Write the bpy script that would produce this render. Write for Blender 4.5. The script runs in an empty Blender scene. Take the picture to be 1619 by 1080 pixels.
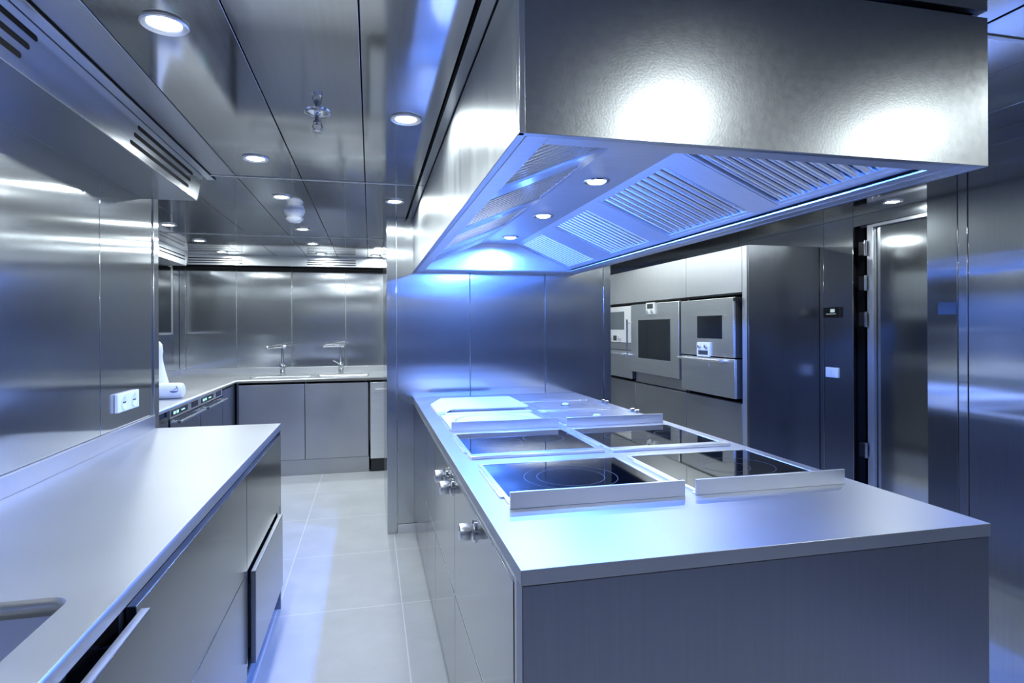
import bpy, bmesh, math, random
from mathutils import Vector, Matrix
random.seed(7)
S = bpy.context.scene
C = S.collection
PI = math.pi

# ------------------------------------------------------------------ materials
def new_mat(name):
    m = bpy.data.materials.new(name); m.use_nodes = True
    nt = m.node_tree; b = nt.nodes['Principled BSDF']
    return m, nt, b

def plain(name, col, rough=0.5, metal=0.0, emit=None, es=0.0, spec=0.5, coat=0.0):
    m, nt, b = new_mat(name)
    b.inputs['Base Color'].default_value = (*col, 1)
    b.inputs['Roughness'].default_value = rough
    b.inputs['Metallic'].default_value = metal
    b.inputs['Specular IOR Level'].default_value = spec
    b.inputs['Coat Weight'].default_value = coat
    if emit:
        b.inputs['Emission Color'].default_value = (*emit, 1)
        b.inputs['Emission Strength'].default_value = es
    # faint grain so that no surface is perfectly even
    n = nt.nodes.new('ShaderNodeTexNoise'); n.inputs['Scale'].default_value = 60
    tc = nt.nodes.new('ShaderNodeTexCoord'); nt.links.new(tc.outputs['Object'], n.inputs['Vector'])
    r = nt.nodes.new('ShaderNodeMapRange'); r.inputs['To Min'].default_value = rough * 0.92; r.inputs['To Max'].default_value = min(1, rough * 1.08)
    nt.links.new(n.outputs['Fac'], r.inputs['Value']); nt.links.new(r.outputs['Result'], b.inputs['Roughness'])
    return m

def steel(name, col=(.56, .58, .60), rough=.25, aniso=0.0, grain=(1, 1, 1), gs=0.10, wob=0.0, wscale=1.6, smudge=0.12, speck=0.0, tdir=None, broad=None):
    """stainless sheet: metal with a stretched grain, soft smudges in the gloss and an optional oil-can wobble"""
    m, nt, b = new_mat(name); L = nt.links.new; N = nt.nodes.new
    b.inputs['Metallic'].default_value = 1.0
    tc = N('ShaderNodeTexCoord')
    geo = N('ShaderNodeNewGeometry')
    mp = N('ShaderNodeMapping'); mp.inputs['Scale'].default_value = grain; L(geo.outputs['Position'], mp.inputs['Vector'])
    n1 = N('ShaderNodeTexNoise'); n1.inputs['Scale'].default_value = 1.0; n1.inputs['Detail'].default_value = 3; L(mp.outputs['Vector'], n1.inputs['Vector'])
    n2 = N('ShaderNodeTexNoise'); n2.inputs['Scale'].default_value = 2.3; n2.inputs['Detail'].default_value = 4; L(geo.outputs['Position'], n2.inputs['Vector'])
    # roughness = rough * (1 + gs*(n1-.5)*2 + smudge*(n2-.5)*2)
    a = N('ShaderNodeMath'); a.operation = 'MULTIPLY_ADD'; a.inputs[1].default_value = rough * gs * 2; a.inputs[2].default_value = rough * (1 - gs - smudge); L(n1.outputs['Fac'], a.inputs[0])
    a2 = N('ShaderNodeMath'); a2.operation = 'MULTIPLY_ADD'; a2.inputs[1].default_value = rough * smudge * 2; L(n2.outputs['Fac'], a2.inputs[0]); L(a.outputs[0], a2.inputs[2])
    L(a2.outputs[0], b.inputs['Roughness'])
    cr = N('ShaderNodeMapRange'); cr.inputs['To Min'].default_value = 0.90; cr.inputs['To Max'].default_value = 1.06; L(n1.outputs['Fac'], cr.inputs['Value'])
    vm = N('ShaderNodeVectorMath'); vm.operation = 'SCALE'; vm.inputs[0].default_value = col; L(cr.outputs['Result'], vm.inputs['Scale'])
    L(vm.outputs['Vector'], b.inputs['Base Color'])
    if aniso:
        b.inputs['Anisotropic'].default_value = aniso
        if tdir is None:
            cx = N('ShaderNodeVectorMath'); cx.operation = 'CROSS_PRODUCT'; L(geo.outputs['True Normal'], cx.inputs[0]); cx.inputs[1].default_value = (0.001, 0.002, 1)
            L(cx.outputs['Vector'], b.inputs['Tangent'])
        else:
            cb = N('ShaderNodeCombineXYZ')
            for i in range(3): cb.inputs[i].default_value = tdir[i]
            L(cb.outputs[0], b.inputs['Tangent'])
    last = None
    if wob:
        n3 = N('ShaderNodeTexNoise'); n3.inputs['Scale'].default_value = wscale; n3.inputs['Detail'].default_value = 0.5; L(geo.outputs['Position'], n3.inputs['Vector'])
        bp = N('ShaderNodeBump'); bp.inputs['Strength'].default_value = 1.0; bp.inputs['Distance'].default_value = wob; L(n3.outputs['Fac'], bp.inputs['Height']); last = bp
    if speck:
        n4 = N('ShaderNodeTexNoise'); n4.inputs['Scale'].default_value = 190; n4.inputs['Detail'].default_value = 3; L(geo.outputs['Position'], n4.inputs['Vector'])
        b4 = N('ShaderNodeBump'); b4.inputs['Strength'].default_value = 1.0; b4.inputs['Distance'].default_value = speck; L(n4.outputs['Fac'], b4.inputs['Height'])
        if last: L(last.outputs['Normal'], b4.inputs['Normal'])
        last = b4
    if last: L(last.outputs['Normal'], b.inputs['Normal'])
    if broad:      # wide haze of a brushed sheet under its sharp grain reflection
        b2 = N('ShaderNodeBsdfPrincipled'); b2.inputs['Metallic'].default_value = 1; b2.inputs['Roughness'].default_value = broad[1]; L(vm.outputs['Vector'], b2.inputs['Base Color'])
        mx = N('ShaderNodeMixShader'); mx.inputs['Fac'].default_value = broad[0]; L(b.outputs[0], mx.inputs[1]); L(b2.outputs[0], mx.inputs[2])
        L(mx.outputs[0], nt.nodes['Material Output'].inputs['Surface'])
    return m

VG = (160, 160, 3)      # vertical grain
HG = (3, 3, 160)        # horizontal grain
M = dict(
    wall=steel('brushed_wall_steel', rough=.11, aniso=.95, grain=VG, gs=.03, wob=.0010, wscale=1.1, broad=(.13, .36)),
    wall_dark=steel('mirror_wall_steel', col=(.50, .52, .54), rough=.12, aniso=.6, grain=VG, wob=.001),
    part=steel('partition_steel', rough=.15, aniso=.92, grain=VG, gs=.03, wob=.0006, broad=(.08, .34)),
    ceil=steel('ceiling_steel', col=(.50, .51, .54), rough=.085, grain=(80, 2, 2), gs=.1, wob=.0035, wscale=1.7, smudge=.15),
    hood=steel('hood_steel', col=(.52, .53, .53), rough=.31, grain=(60, 60, 60), gs=.12, speck=.00013, smudge=.1),
    hood_side=steel('hood_side_steel', col=(.52, .54, .55), rough=.34, aniso=.3, grain=(60, 60, 2), gs=.25, smudge=.15),
    hood_in=steel('hood_inner_steel', col=(.68, .69, .71), rough=.40, grain=(2, 60, 60)),
    baffle=steel('baffle_steel', col=(.80, .81, .82), rough=.26, grain=(1, 60, 1)),
    top=steel('worktop_steel', col=(.53, .54, .56), rough=.42, grain=(1.5, 3, 1), gs=.16, smudge=.14, speck=.00002),
    front=steel('cabinet_front_steel', col=(.28, .295, .325), rough=.19, aniso=.55, grain=VG, wob=.0006),
    isl=steel('island_front_steel', col=(.30, .31, .33), rough=.14, aniso=.3, grain=VG),
    isl_end=steel('island_end_steel', col=(.31, .32, .36), rough=.33, aniso=.3, grain=VG),
    matte=steel('matte_front_steel', col=(.50, .51, .53), rough=.40, grain=(4, 4, 4), gs=.12, smudge=.2),
    warm=steel('tall_front_steel', col=(.76, .77, .77), rough=.48, aniso=.4, grain=VG),
    darkside=steel('tall_side_steel', col=(.26, .27, .29), rough=.30, aniso=.3, grain=VG),
    oven=steel('oven_steel', col=(.84, .86, .87), rough=.36, grain=HG, wob=.0008, wscale=3),
    chrome=plain('chrome', (.80, .81, .83), .09, 1),
    satin=plain('satin_metal', (.80, .81, .83), .36, 1),
    edge=plain('polished_edge', (.88, .89, .90), .3, 1),
    dark=plain('dark_gap', (.003, .003, .004), .8, spec=.1),
    black=plain('black_plastic', (.012, .012, .014), .3),
    glass=plain('hob_glass', (.003, .004, .006), .03, 0, spec=.6),
    oglass=plain('oven_glass', (.010, .013, .016), .05, 0, spec=.8),
    gglass=plain('grey_panel_glass', (.16, .19, .21), .12, 0, spec=.6),
    white=plain('white_plastic', (.78, .79, .80), .35),
    cloth=plain('white_cloth', (.82, .83, .85), .9),
    ink=plain('blue_ink', (.03, .05, .22), .7),
    ring=plain('printed_ring', (.10, .11, .13), .4),
    plate=plain('white_enamel', (.86, .87, .88), .3),
    lens=plain('lamp_lens', (.9, .9, .9), .4, 0, emit=(.93, .97, 1), es=42),
    hlens=plain('hood_lamp_lens', (.9, .9, .9), .4, 0, emit=(.80, .90, 1), es=9),
    led=plain('display_light', (.02, .05, .05), .3, 0, emit=(.35, .85, .8), es=1.2),
    lcd_lit=plain('pale_display', (.1, .12, .12), .3, 0, emit=(.6, .8, .85), es=.5),
    lcd=plain('grey_display', (.06, .07, .07), .2),
    inner=plain('drawer_interior', (.05, .05, .055), .5),
    rubber=plain('dark_kick', (.02, .022, .026), .5),
)

def floor_mat():
    m, nt, b = new_mat('floor_tiles'); L = nt.links.new; N = nt.nodes.new
    geo = N('ShaderNodeNewGeometry'); sx = N('ShaderNodeSeparateXYZ'); L(geo.outputs['Position'], sx.inputs[0])
    def line(out, off, pitch):
        s = N('ShaderNodeMath'); s.operation = 'SUBTRACT'; s.inputs[1].default_value = off; L(out, s.inputs[0])
        p = N('ShaderNodeMath'); p.operation = 'PINGPONG'; p.inputs[1].default_value = pitch / 2; L(s.outputs[0], p.inputs[0])
        c = N('ShaderNodeMath'); c.operation = 'LESS_THAN'; c.inputs[1].default_value = .0028; L(p.outputs[0], c.inputs[0]); return c.outputs[0]
    gx = line(sx.outputs[0], -.443, .59); gy = line(sx.outputs[1], 3.018, .736)
    mx = N('ShaderNodeMath'); mx.operation = 'MAXIMUM'; L(gx, mx.inputs[0]); L(gy, mx.inputs[1])
    n = N('ShaderNodeTexNoise'); n.inputs['Scale'].default_value = 4; n.inputs['Detail'].default_value = 6; n.inputs['Roughness'].default_value = .65; L(geo.outputs['Position'], n.inputs['Vector'])
    r = N('ShaderNodeValToRGB'); r.color_ramp.elements[0].position = .3; r.color_ramp.elements[0].color = (.42, .43, .45, 1)
    r.color_ramp.elements[1].position = .72; r.color_ramp.elements[1].color = (.50, .51, .53, 1); L(n.outputs['Fac'], r.inputs[0])
    mix = N('ShaderNodeMix'); mix.data_type = 'RGBA'; L(mx.outputs[0], mix.inputs['Factor']); L(r.outputs[0], mix.inputs['A']); mix.inputs['B'].default_value = (.66, .67, .69, 1)
    L(mix.outputs['Result'], b.inputs['Base Color'])
    rr = N('ShaderNodeMapRange'); rr.inputs['To Min'].default_value = .30; rr.inputs['To Max'].default_value = .46; L(n.outputs['Fac'], rr.inputs['Value']); L(rr.outputs[0], b.inputs['Roughness'])
    bp = N('ShaderNodeBump'); bp.invert = True; bp.inputs['Distance'].default_value = .0015; bp.inputs['Strength'].default_value = .6; L(mx.outputs[0], bp.inputs['Height']); L(bp.outputs[0], b.inputs['Normal'])
    return m
M['floor'] = floor_mat()
M['ceil_soft'] = steel('soft_ceiling_steel', col=(.50, .51, .54), rough=.34, grain=(80, 2, 2), gs=.1)
M['isl_plate'] = steel('brushed_plate', col=(.74, .75, .77), rough=.34, grain=(3, 3, 3))
M['shaded_filter_back'] = steel('shaded_filter_steel', col=(.16, .17, .19), rough=.4)  # dark colour stands in for the shade behind the baffles

# ------------------------------------------------------------------ mesh builder
class MB:
    def __init__(s): s.bm = bmesh.new(); s.mi = 0
    def mat(s, i): s.mi = i; return s
    def _face(s, vs, smooth=False):
        try:
            f = s.bm.faces.new(vs); f.material_index = s.mi; f.smooth = smooth; return f
        except ValueError: return None
    def box(s, x0, x1, y0, y1, z0, z1):
        if x0 > x1: x0, x1 = x1, x0
        if y0 > y1: y0, y1 = y1, y0
        if z0 > z1: z0, z1 = z1, z0
        v = [s.bm.verts.new(p) for p in ((x0,y0,z0),(x1,y0,z0),(x1,y1,z0),(x0,y1,z0),(x0,y0,z1),(x1,y0,z1),(x1,y1,z1),(x0,y1,z1))]
        for q in ((3,2,1,0),(4,5,6,7),(0,1,5,4),(1,2,6,5),(2,3,7,6),(3,0,4,7)): s._face([v[i] for i in q])
        return s
    def hexa(s, p):   # 8 points: bottom loop ccw, top loop ccw
        v = [s.bm.verts.new(q) for q in p]
        for q in ((3,2,1,0),(4,5,6,7),(0,1,5,4),(1,2,6,5),(2,3,7,6),(3,0,4,7)): s._face([v[i] for i in q])
        return s
    def prism(s, poly, vec, smooth=False):   # planar polygon extruded by vec
        n = len(poly); a = [s.bm.verts.new(p) for p in poly]; b = [s.bm.verts.new(Vector(p) + Vector(vec)) for p in poly]
        s._face(a[::-1]); s._face(b)
        for i in range(n): s._face([a[i], a[(i+1) % n], b[(i+1) % n], b[i]], smooth)
        return s
    def lathe(s, c, prof, axis='z', n=32, cap=True):   # prof: (radius, height) list
        c = Vector(c); ax = {'x': (Vector((0,1,0)), Vector((0,0,1)), Vector((1,0,0))), 'y': (Vector((0,0,1)), Vector((1,0,0)), Vector((0,1,0))), 'z': (Vector((1,0,0)), Vector((0,1,0)), Vector((0,0,1)))}[axis] if isinstance(axis, str) else axis
        rings = []
        for r, h in prof:
            rings.append([s.bm.verts.new(c + ax[0]*r*math.cos(2*PI*i/n) + ax[1]*r*math.sin(2*PI*i/n) + ax[2]*h) for i in range(n)])
        for a, b in zip(rings, rings[1:]):
            for i in range(n): s._face([a[i], a[(i+1) % n], b[(i+1) % n], b[i]], True)
        if cap: s._face(rings[0][::-1]); s._face(rings[-1])
        return s
    def annulus(s, c, r0, r1, h=.0004, n=56):
        c = Vector(c); rr = []
        for r, z in ((r0, 0), (r0, h), (r1, h), (r1, 0)):
            rr.append([s.bm.verts.new(c + Vector((r*math.cos(2*PI*i/n), r*math.sin(2*PI*i/n), z))) for i in range(n)])
        for a, b in zip(rr, rr[1:] + rr[:1]):
            for i in range(n): s._face([a[i], a[(i+1) % n], b[(i+1) % n], b[i]])
        return s
    def tube(s, pts, r, n=14, cap=True):
        pts = [Vector(p) for p in pts]; rings = []; up = Vector((0, 0, 1)); prev = None
        for i, p in enumerate(pts):
            d = (pts[min(i+1, len(pts)-1)] - pts[max(i-1, 0)]).normalized()
            u = d.cross(up if abs(d.z) < .95 else Vector((1, 0, 0))).normalized() if prev is None else (prev - d * prev.dot(d)).normalized()
            prev = u; w = d.cross(u)
            rad = r[i] if isinstance(r, (list, tuple)) else r
            rings.append([s.bm.verts.new(p + u*rad*math.cos(2*PI*k/n) + w*rad*math.sin(2*PI*k/n)) for k in range(n)])
        for a, b in zip(rings, rings[1:]):
            for k in range(n): s._face([a[k], a[(k+1) % n], b[(k+1) % n], b[k]], True)
        if cap: s._face(rings[0][::-1]); s._face(rings[-1])
        return s
    def build(s, name, mats, parent=None, bevel=0.0, seg=2, label=None, kind=None):
        if not isinstance(mats, (list, tuple)): mats = [mats]
        bmesh.ops.recalc_face_normals(s.bm, faces=s.bm.faces)
        me = bpy.data.meshes.new(name)
        if parent is not None:
            inv = parent_world(parent).inverted(); s.bm.transform(inv)
        s.bm.to_mesh(me); s.bm.free()
        me.set_sharp_from_angle(angle=math.radians(42))
        for m in mats: me.materials.append(M[m] if isinstance(m, str) else m)
        o = bpy.data.objects.new(name, me); C.objects.link(o)
        if parent is not None: o.parent = parent
        if bevel:
            md = o.modifiers.new('bevel', 'BEVEL'); md.width = bevel; md.segments = seg; md.limit_method = 'ANGLE'; md.angle_limit = math.radians(40)
        if label: o['label'] = label
        if kind: o['kind'] = kind
        return o
def parent_world(o):
    m = Matrix.Identity(4)
    while o is not None: m = Matrix.LocRotScale(o.location, o.rotation_euler, o.scale) @ m; o = o.parent
    return m
def thing(name, label, cat, loc=(0,0,0), group=None):
    o = bpy.data.objects.new(name, None); C.objects.link(o); o.location = loc; o.empty_display_size = .05
    o['label'] = label; o['category'] = cat
    if group: o['group'] = group
    return o
def tag(o, label, cat, group=None):
    o['label'] = label; o['category'] = cat
    if group: o['group'] = group
    return o
def struct(name, mb, mats, bevel=0.0, parent=None):
    return mb.build(name, mats, parent, bevel, kind='structure' if parent is None else None)
def copy_tree(o, parent=None):
    c = o.copy(); C.objects.link(c)
    if parent is not None: c.parent = parent
    for ch in list(o.children): copy_tree(ch, c)
    return c
def B(*a): return MB().box(*a)
def rrect(x0, x1, y0, y1, r, n=6):
    pts = []
    for cx, cy, a0 in ((x1-r, y1-r, 0), (x0+r, y1-r, 90), (x0+r, y0+r, 180), (x1-r, y0+r, 270)):
        for i in range(n+1):
            a = math.radians(a0 + 90*i/n); pts.append((cx + r*math.cos(a), cy + r*math.sin(a)))
    return pts
def slab(name, outer, holes, z0, z1, mat, parent, bevel=.0012):
    """flat sheet with cut-outs"""
    cu = bpy.data.curves.new('tmp', 'CURVE'); cu.dimensions = '2D'; cu.fill_mode = 'BOTH'; cu.extrude = (z1 - z0) / 2
    for loop in [outer] + holes:
        sp = cu.splines.new('POLY'); sp.points.add(len(loop) - 1)
        for p, q in zip(sp.points, loop): p.co = (q[0], q[1], 0, 1)
        sp.use_cyclic_u = True
    tmp = bpy.data.objects.new('tmp', cu); C.objects.link(tmp)
    bpy.context.view_layer.update()
    me = bpy.data.meshes.new_from_object(tmp.evaluated_get(bpy.context.evaluated_depsgraph_get()))
    bpy.data.objects.remove(tmp); bpy.data.curves.remove(cu)
    me.name = name; me.transform(Matrix.Translation((0, 0, (z0 + z1) / 2)))
    me.transform(parent_world(parent).inverted()); me.materials.clear(); me.materials.append(M[mat])
    o = bpy.data.objects.new(name, me); C.objects.link(o); o.parent = parent
    bm = bmesh.new(); bm.from_mesh(me); bmesh.ops.remove_doubles(bm, verts=bm.verts, dist=1e-6); bmesh.ops.recalc_face_normals(bm, faces=bm.faces); bm.to_mesh(me); bm.free()
    if bevel:
        md = o.modifiers.new('bevel', 'BEVEL'); md.width = bevel; md.segments = 2; md.limit_method = 'ANGLE'; md.angle_limit = math.radians(60)
    return o

H = 2.1      # ceiling
g = .0022    # half a seam

# ------------------------------------------------------------------ the room
struct('floor', B(-1.95, 3.35, -2.45, 6.8, -.05, 0), 'floor')

def sheet_x(mb, x, t, ys, z0, z1):       # wall sheets on a plane of constant X, backing t behind (sign of t = away from the room)
    mb.mat(0)
    for a, b in zip(ys, ys[1:]): mb.box(x, x + t*.25, a + g, b - g, z0, z1)
    mb.mat(1).box(x + t*.25, x + t, ys[0], ys[-1], z0, z1)
    return mb
def sheet_y(mb, y, t, xs, z0, z1):
    mb.mat(0)
    for a, b in zip(xs, xs[1:]): mb.box(a + g, b - g, y, y + t*.25, z0, z1)
    mb.mat(1).box(xs[0], xs[-1], y + t*.25, y + t, z0, z1)
    return mb
WD = ['wall', 'edge']
struct('wall_left', sheet_x(MB(), -1.0, -.06, [-2.4, -1.0, .2, 1.4, 2.574, 3.14], 0, H), WD, .0012)
struct('trim_1', B(-1.06, -.994, 3.14, 3.205, 0, H), 'wall', .002)
struct('wall_alcove_side', B(-1.89, -1.06, 3.10, 3.205, 0, H), 'wall')
struct('wall_alcove', sheet_x(MB(), -1.89, -.06, [3.2, 4.4, 5.6, 6.7], 0, H), ['wall_dark', 'dark'], .0012)
struct('wall_back', sheet_y(MB(), 6.7, .06, [-1.89, -1.83, -1.35, -.808, -.259, .29, .9, 1.8, 2.587, 3.23], 0, H), ['wall', 'edge'], .0012)
struct('wall_front', sheet_y(MB(), -2.4, -.06, [-1.0, -.2, .6, 1.4, 2.28], 0, H), WD, .0012)
struct('wall_right', sheet_x(MB(), 2.28, .12, [-2.4, -.6, .6, 1.873, 1.915], 0, H), WD, .0012)
struct('trim_2', B(2.281, 2.40, 1.917, 2.051, 0, H), 'wall_dark', .0015)
struct('trim_3', B(2.30, 2.41, 2.051, 2.056, 0, H), 'edge')
# far right wall with the door opening (door Y 2.45..3.25)
mb = sheet_x(MB(), 3.17, .06, [3.40, 3.67, 4.684, 6.7], 0, H)
mb.mat(0).box(3.17, 3.185, 2.38, 3.398, 2.03, H)
mb.mat(0).box(3.17, 3.185, 1.5, 2.40, 0, H)
struct('wall_far_right', mb, ['wall', 'dark'], .0012)
struct('wall_recess', B(2.40, 3.2, 1.80, 1.86, 0, H), 'wall')
# partition
mb = MB(); mb.mat(0)
for a, b in zip([.17, .663, 1.198, 1.635], [.663, 1.198, 1.635, 1.694]): mb.box(a + g, b - g, 4.05, 4.07, .062, H)
mb.mat(1).box(.125, 1.68, 4.07, 5.09, 0, H)
mb.mat(0).box(.105, .17 - g, 4.045, 4.075, 0, H)
mb.mat(2).box(.105, .125, 4.077, 5.11, 0, H)
mb.mat(2).box(1.68, 1.694, 4.075, 5.11, 0, H)
struct('wall_partition', mb, ['part', 'edge', 'wall_dark'], .0015)
struct('baseboard_partition', B(.172, 1.694, 4.038, 4.049, 0, .061), 'satin', .001)

# ceiling : sheets between seams
mb = MB(); mb.mat(0)
ysm = [-2.4, -.72, 1.2, 3.11, 5.05, 6.7]
xl = [-1.89, -1.525, -1.225, -.925, -.625, -.325, -.023, .235]
xr = [1.465, 1.773, 2.085, 2.28, 2.75, 3.17]
xm = [.241, .66, 1.06, 1.459]
for ya, yb in zip(ysm, ysm[1:]):
    for seq in (xl, xm, xr):
        for xa, xb in zip(seq, seq[1:]):
            mb.mat(2 if xa == -.925 and yb < 3.2 else 0).box(xa + g*.8, xb - g*.8, ya + .004, yb - .004, H, H + .012)
mb.mat(1).box(-1.95, 3.25, -2.46, 6.76, H + .012, H + .07)
struct('ceiling', mb, ['ceil', 'dark', 'ceil_soft'], .0012)
for i, y in enumerate((1.2, 3.11, 5.05)):
    struct('trim_%d' % (4 + i), B(-.76 if i < 2 else -1.87, .225, y - .011, y + .004, H - .0035, H - .0005), 'edge')
struct('trim_7', B(1.48, 3.15, 1.19, 1.205, H - .0035, H - .0005), 'edge')
struct('trim_8', B(.238, .245, -.5, 4.04, H - .004, H - .0005), 'dark')

# door in the far right wall
d = MB().box(3.205, 3.245, 2.46, 3.236, .008, 2.006).build('door_1', 'wall_dark', None, .002, kind='structure')
MB().box(3.176, 3.246, 3.243, 3.29, 0, 2.026).box(3.176, 3.246, 2.40, 2.455, 0, 2.026).box(3.176, 3.246, 2.455, 3.243, 2.009, 2.028).build('door_frame', 'satin', d, .001)
MB().box(3.20, 3.246, 3.335, 3.398, 0, 2.02).build('door_jamb', 'dark', d, .001)
for z in (1.876, 1.647, 1.409, .55):
    hg = MB().box(3.152, 3.20, 3.295, 3.335, z - .045, z + .045).build('hinge', 'black', d, .002)
    MB().lathe((3.158, 3.286, z - .05), [(.008, 0), (.008, .1)], n=16).build('hinge_pin', 'chrome', hg)
MB().tube([(3.205, 2.55, 1.05), (3.16, 2.55, 1.05), (3.155, 2.56, 1.05), (3.155, 2.67, 1.05)], .009).build('handle', 'chrome', d)

# dark pane over the alcove counter
w = MB().box(-1.889, -1.880, 5.02, 6.42, 1.33, 1.965).build('window_1', 'oglass', None, .001, kind='structure')
MB().box(-1.889, -1.875, 5.0, 6.44, 1.31, 1.33).box(-1.889, -1.875, 6.42, 6.45, 1.31, 1.98).box(-1.889, -1.875, 4.98, 5.02, 1.31, 1.98).build('window_frame', 'satin', w, .001)

# ------------------------------------------------------------------ downlights
def make_downlight():
    t = thing('downlight', 'x', 'ceiling light')
    MB().lathe((0,0,0), [(.052, -.001), (.054, -.005), (.050, -.008), (.040, -.006), (.036, -.001)], n=36, cap=False).build('trim_ring', 'satin', t)
    MB().lathe((0,0,0), [(.0345, -.0008), (.0345, -.0030), (.030, -.0045), (.012, -.0055)], n=32).build('lens', 'lens', t)
    ld = bpy.data.lights.new('spot_lamp', 'AREA'); ld.shape = 'DISK'; ld.size = .066; ld.energy = 3.9; ld.color = (.87, .97, .99); ld.spread = math.radians(180)
    lo = bpy.data.objects.new('spot_lamp', ld); C.objects.link(lo); lo.parent = t; lo.location = (0, 0, -.0075)
    return t
proto = make_downlight(); first = True
LIGHTS = [
 (-.478, 1.589, 'bright recessed downlight nearest the camera, top left of the ceiling'),
 (-.478, 2.76, 'recessed downlight on the left, just before the first bright ceiling seam'),
 (.125, 2.129, 'recessed downlight close beside the left side of the hood'),
 (-.478, 3.535, 'recessed downlight just behind the bright ceiling seam, left of the smoke detector'),
 (.140, 3.524, 'recessed downlight at the far left corner of the hood, in front of the partition'),
 (-1.380, 4.650, 'recessed downlight furthest left, nearest one over the alcove counter'),
 (-1.380, 5.435, 'middle recessed downlight of the row over the alcove counter'),
 (-.482, 4.652, 'recessed downlight right behind the smoke detector'),
 (-.482, 5.436, 'recessed downlight above the left part of the far sink counter'),
 (.075, 5.62, 'recessed downlight half hidden beside the left edge of the partition'),
 (-1.374, 6.18, 'small far recessed downlight in front of the left duct grille'),
 (-.470, 6.16, 'small far recessed downlight in front of the right duct grille'),
 (.055, 6.22, 'furthest recessed downlight, right end of the back duct beside the partition'),
 (3.00, 2.92, 'recessed downlight on the right in front of the door'),
 (2.0, 3.53, 'recessed downlight over the aisle before the ovens'),
 (2.0, 4.2, 'recessed downlight over the aisle facing the nearest oven'),
 (1.95, .95, 'added unseen downlight right of the hood, brightening the right wall'),  # added out of view to brighten the right wall
 (2.0, 4.95, 'recessed downlight over the aisle facing the furthest oven'),
 (1.0, .30, 'recessed downlight shining on the middle of the front face of the hood'),
 (1.95, .30, 'recessed downlight shining on the right of the front face of the hood'),
 (-.478, .35, 'recessed downlight above the sink of the left worktop'),
 (2.0, 5.7, 'recessed downlight in the far corner behind the partition'),
]
for x, y, lab in LIGHTS:
    o = proto if first else copy_tree(proto)
    o.location = (x, y, H); o['label'] = lab; o['group'] = 'recessed downlights'; first = False

# smoke detector and sprinkler
t = thing('smoke_detector', 'white domed smoke detector on the steel ceiling', 'smoke detector', (-.456, 3.94, H))
MB().lathe((-.456, 3.94, H), [(.062, 0), (.062, -.012), (.055, -.02), (.055, -.03)], n=36).build('base', 'white', t)
MB().lathe((-.456, 3.94, H), [(.050, -.030), (.050, -.034), (.046, -.036), (.046, -.046), (.052, -.048), (.050, -.058), (.034, -.072), (.010, -.078)], n=36).build('sensor_head', 'white', t)
t = thing('sprinkler', 'chrome fire sprinkler hanging from the steel ceiling', 'sprinkler', (-.172, 2.132, H))
MB().lathe((-.172, 2.132, H), [(.045, 0), (.042, -.006), (.022, -.012), (.016, -.013)], n=32).build('escutcheon', 'chrome', t)
MB().lathe((-.172, 2.132, H), [(.010, -.012), (.010, -.030), (.014, -.031), (.014, -.037), (.007, -.038), (.007, -.043)], n=20).build('body', 'chrome', t)
MB().tube([(-.183, 2.132, H-.036), (-.188, 2.132, H-.050), (-.176, 2.132, H-.063), (-.168, 2.132, H-.063), (-.156, 2.132, H-.050), (-.161, 2.132, H-.036)], .0022, 8).build('yoke', 'chrome', t)
MB().lathe((-.172, 2.132, H), [(.004, -.058), (.018, -.064), (.019, -.066), (.003, -.068)], n=24).build('deflector', 'chrome', t)

# ------------------------------------------------------------------ ventilation ducts (boxed, with slots)
def capsule(p0, axis, L, r, out, n=7):
    """rounded slot lying on a face; axis = unit length direction, r = half height (z), out = outward dir"""
    ax = Vector(axis); up = Vector((0,0,1)); p0 = Vector(p0); pts = []
    for i in range(n): a = -PI/2 + PI*i/(n-1); pts.append(p0 + ax*(L - r + r*math.cos(a)) + up*(r*math.sin(a)))
    for i in range(n): a = PI/2 + PI*i/(n-1); pts.append(p0 + ax*(r + r*math.cos(a)) + up*(r*math.sin(a)))
    return pts
t = thing('ventilation_duct', 'long steel ventilation duct box along the left wall top, with slot vents', 'ventilation duct', (-.9, .5, H))
mb = MB()
mb.hexa([(-1.0,-2.4,1.955), (-.775,-2.4,1.955), (-.775,3.02,1.955), (-1.0,3.02,1.955), (-1.0,-2.4,H), (-.775,-2.4,H), (-.775,3.12,H), (-1.0,3.12,H)])
mb.build('duct_box', 'wall_dark' if False else steel('duct_steel', col=(.52,.54,.57), rough=.2, grain=(2, 2, 90), wob=.0008), t, .003)
B(-.773, -.740, -2.4, 3.19, H - .006, H - .0005).build('edge_strip', 'satin', t, .001)
B(-.7395, -.733, -2.4, 3.19, H - .002, H - .0005).build('shadow_gap', 'dark', t)
for y0, y1 in ((2.30, 2.95), (.98, 1.66), (-.4, .27)):
    m_ = MB()
    for k, z in enumerate((2.062, 2.027, 1.992)):
        sh = -.035*k
        m_.prism(capsule((-.7751, y0 + sh, z), (0,1,0), y1 - y0, .0072, None), (.0012, 0, 0))
    m_.build('slot_vent', 'dark', t)
t = thing('ventilation_duct', 'steel ventilation duct box above the far sinks, with two slotted grilles', 'ventilation duct', (-.9, 6.6, H))
duct_b = MB().box(-1.885, .30, 6.45, 6.698, 2.0, H).build('duct_box', 'oven', t, .003)
B(-1.885, .30, 6.50, 6.697, 1.975, 1.999).build('shadow_gap', 'dark', t)
for x0, x1 in ((-1.74, -1.24), (-.63, -.145)):
    m_ = MB()
    for z in (2.065, 2.042, 2.019): m_.prism(capsule((x0, 6.4495, z), (1,0,0), x1-x0, .0045, None), (0, -.001, 0))
    m_.build('slot_vent', 'dark', t)
t = thing('ventilation_duct', 'short boxed duct end high in the alcove, left of the far grilles', 'ventilation duct', (-1.75, 5.5, H))
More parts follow.
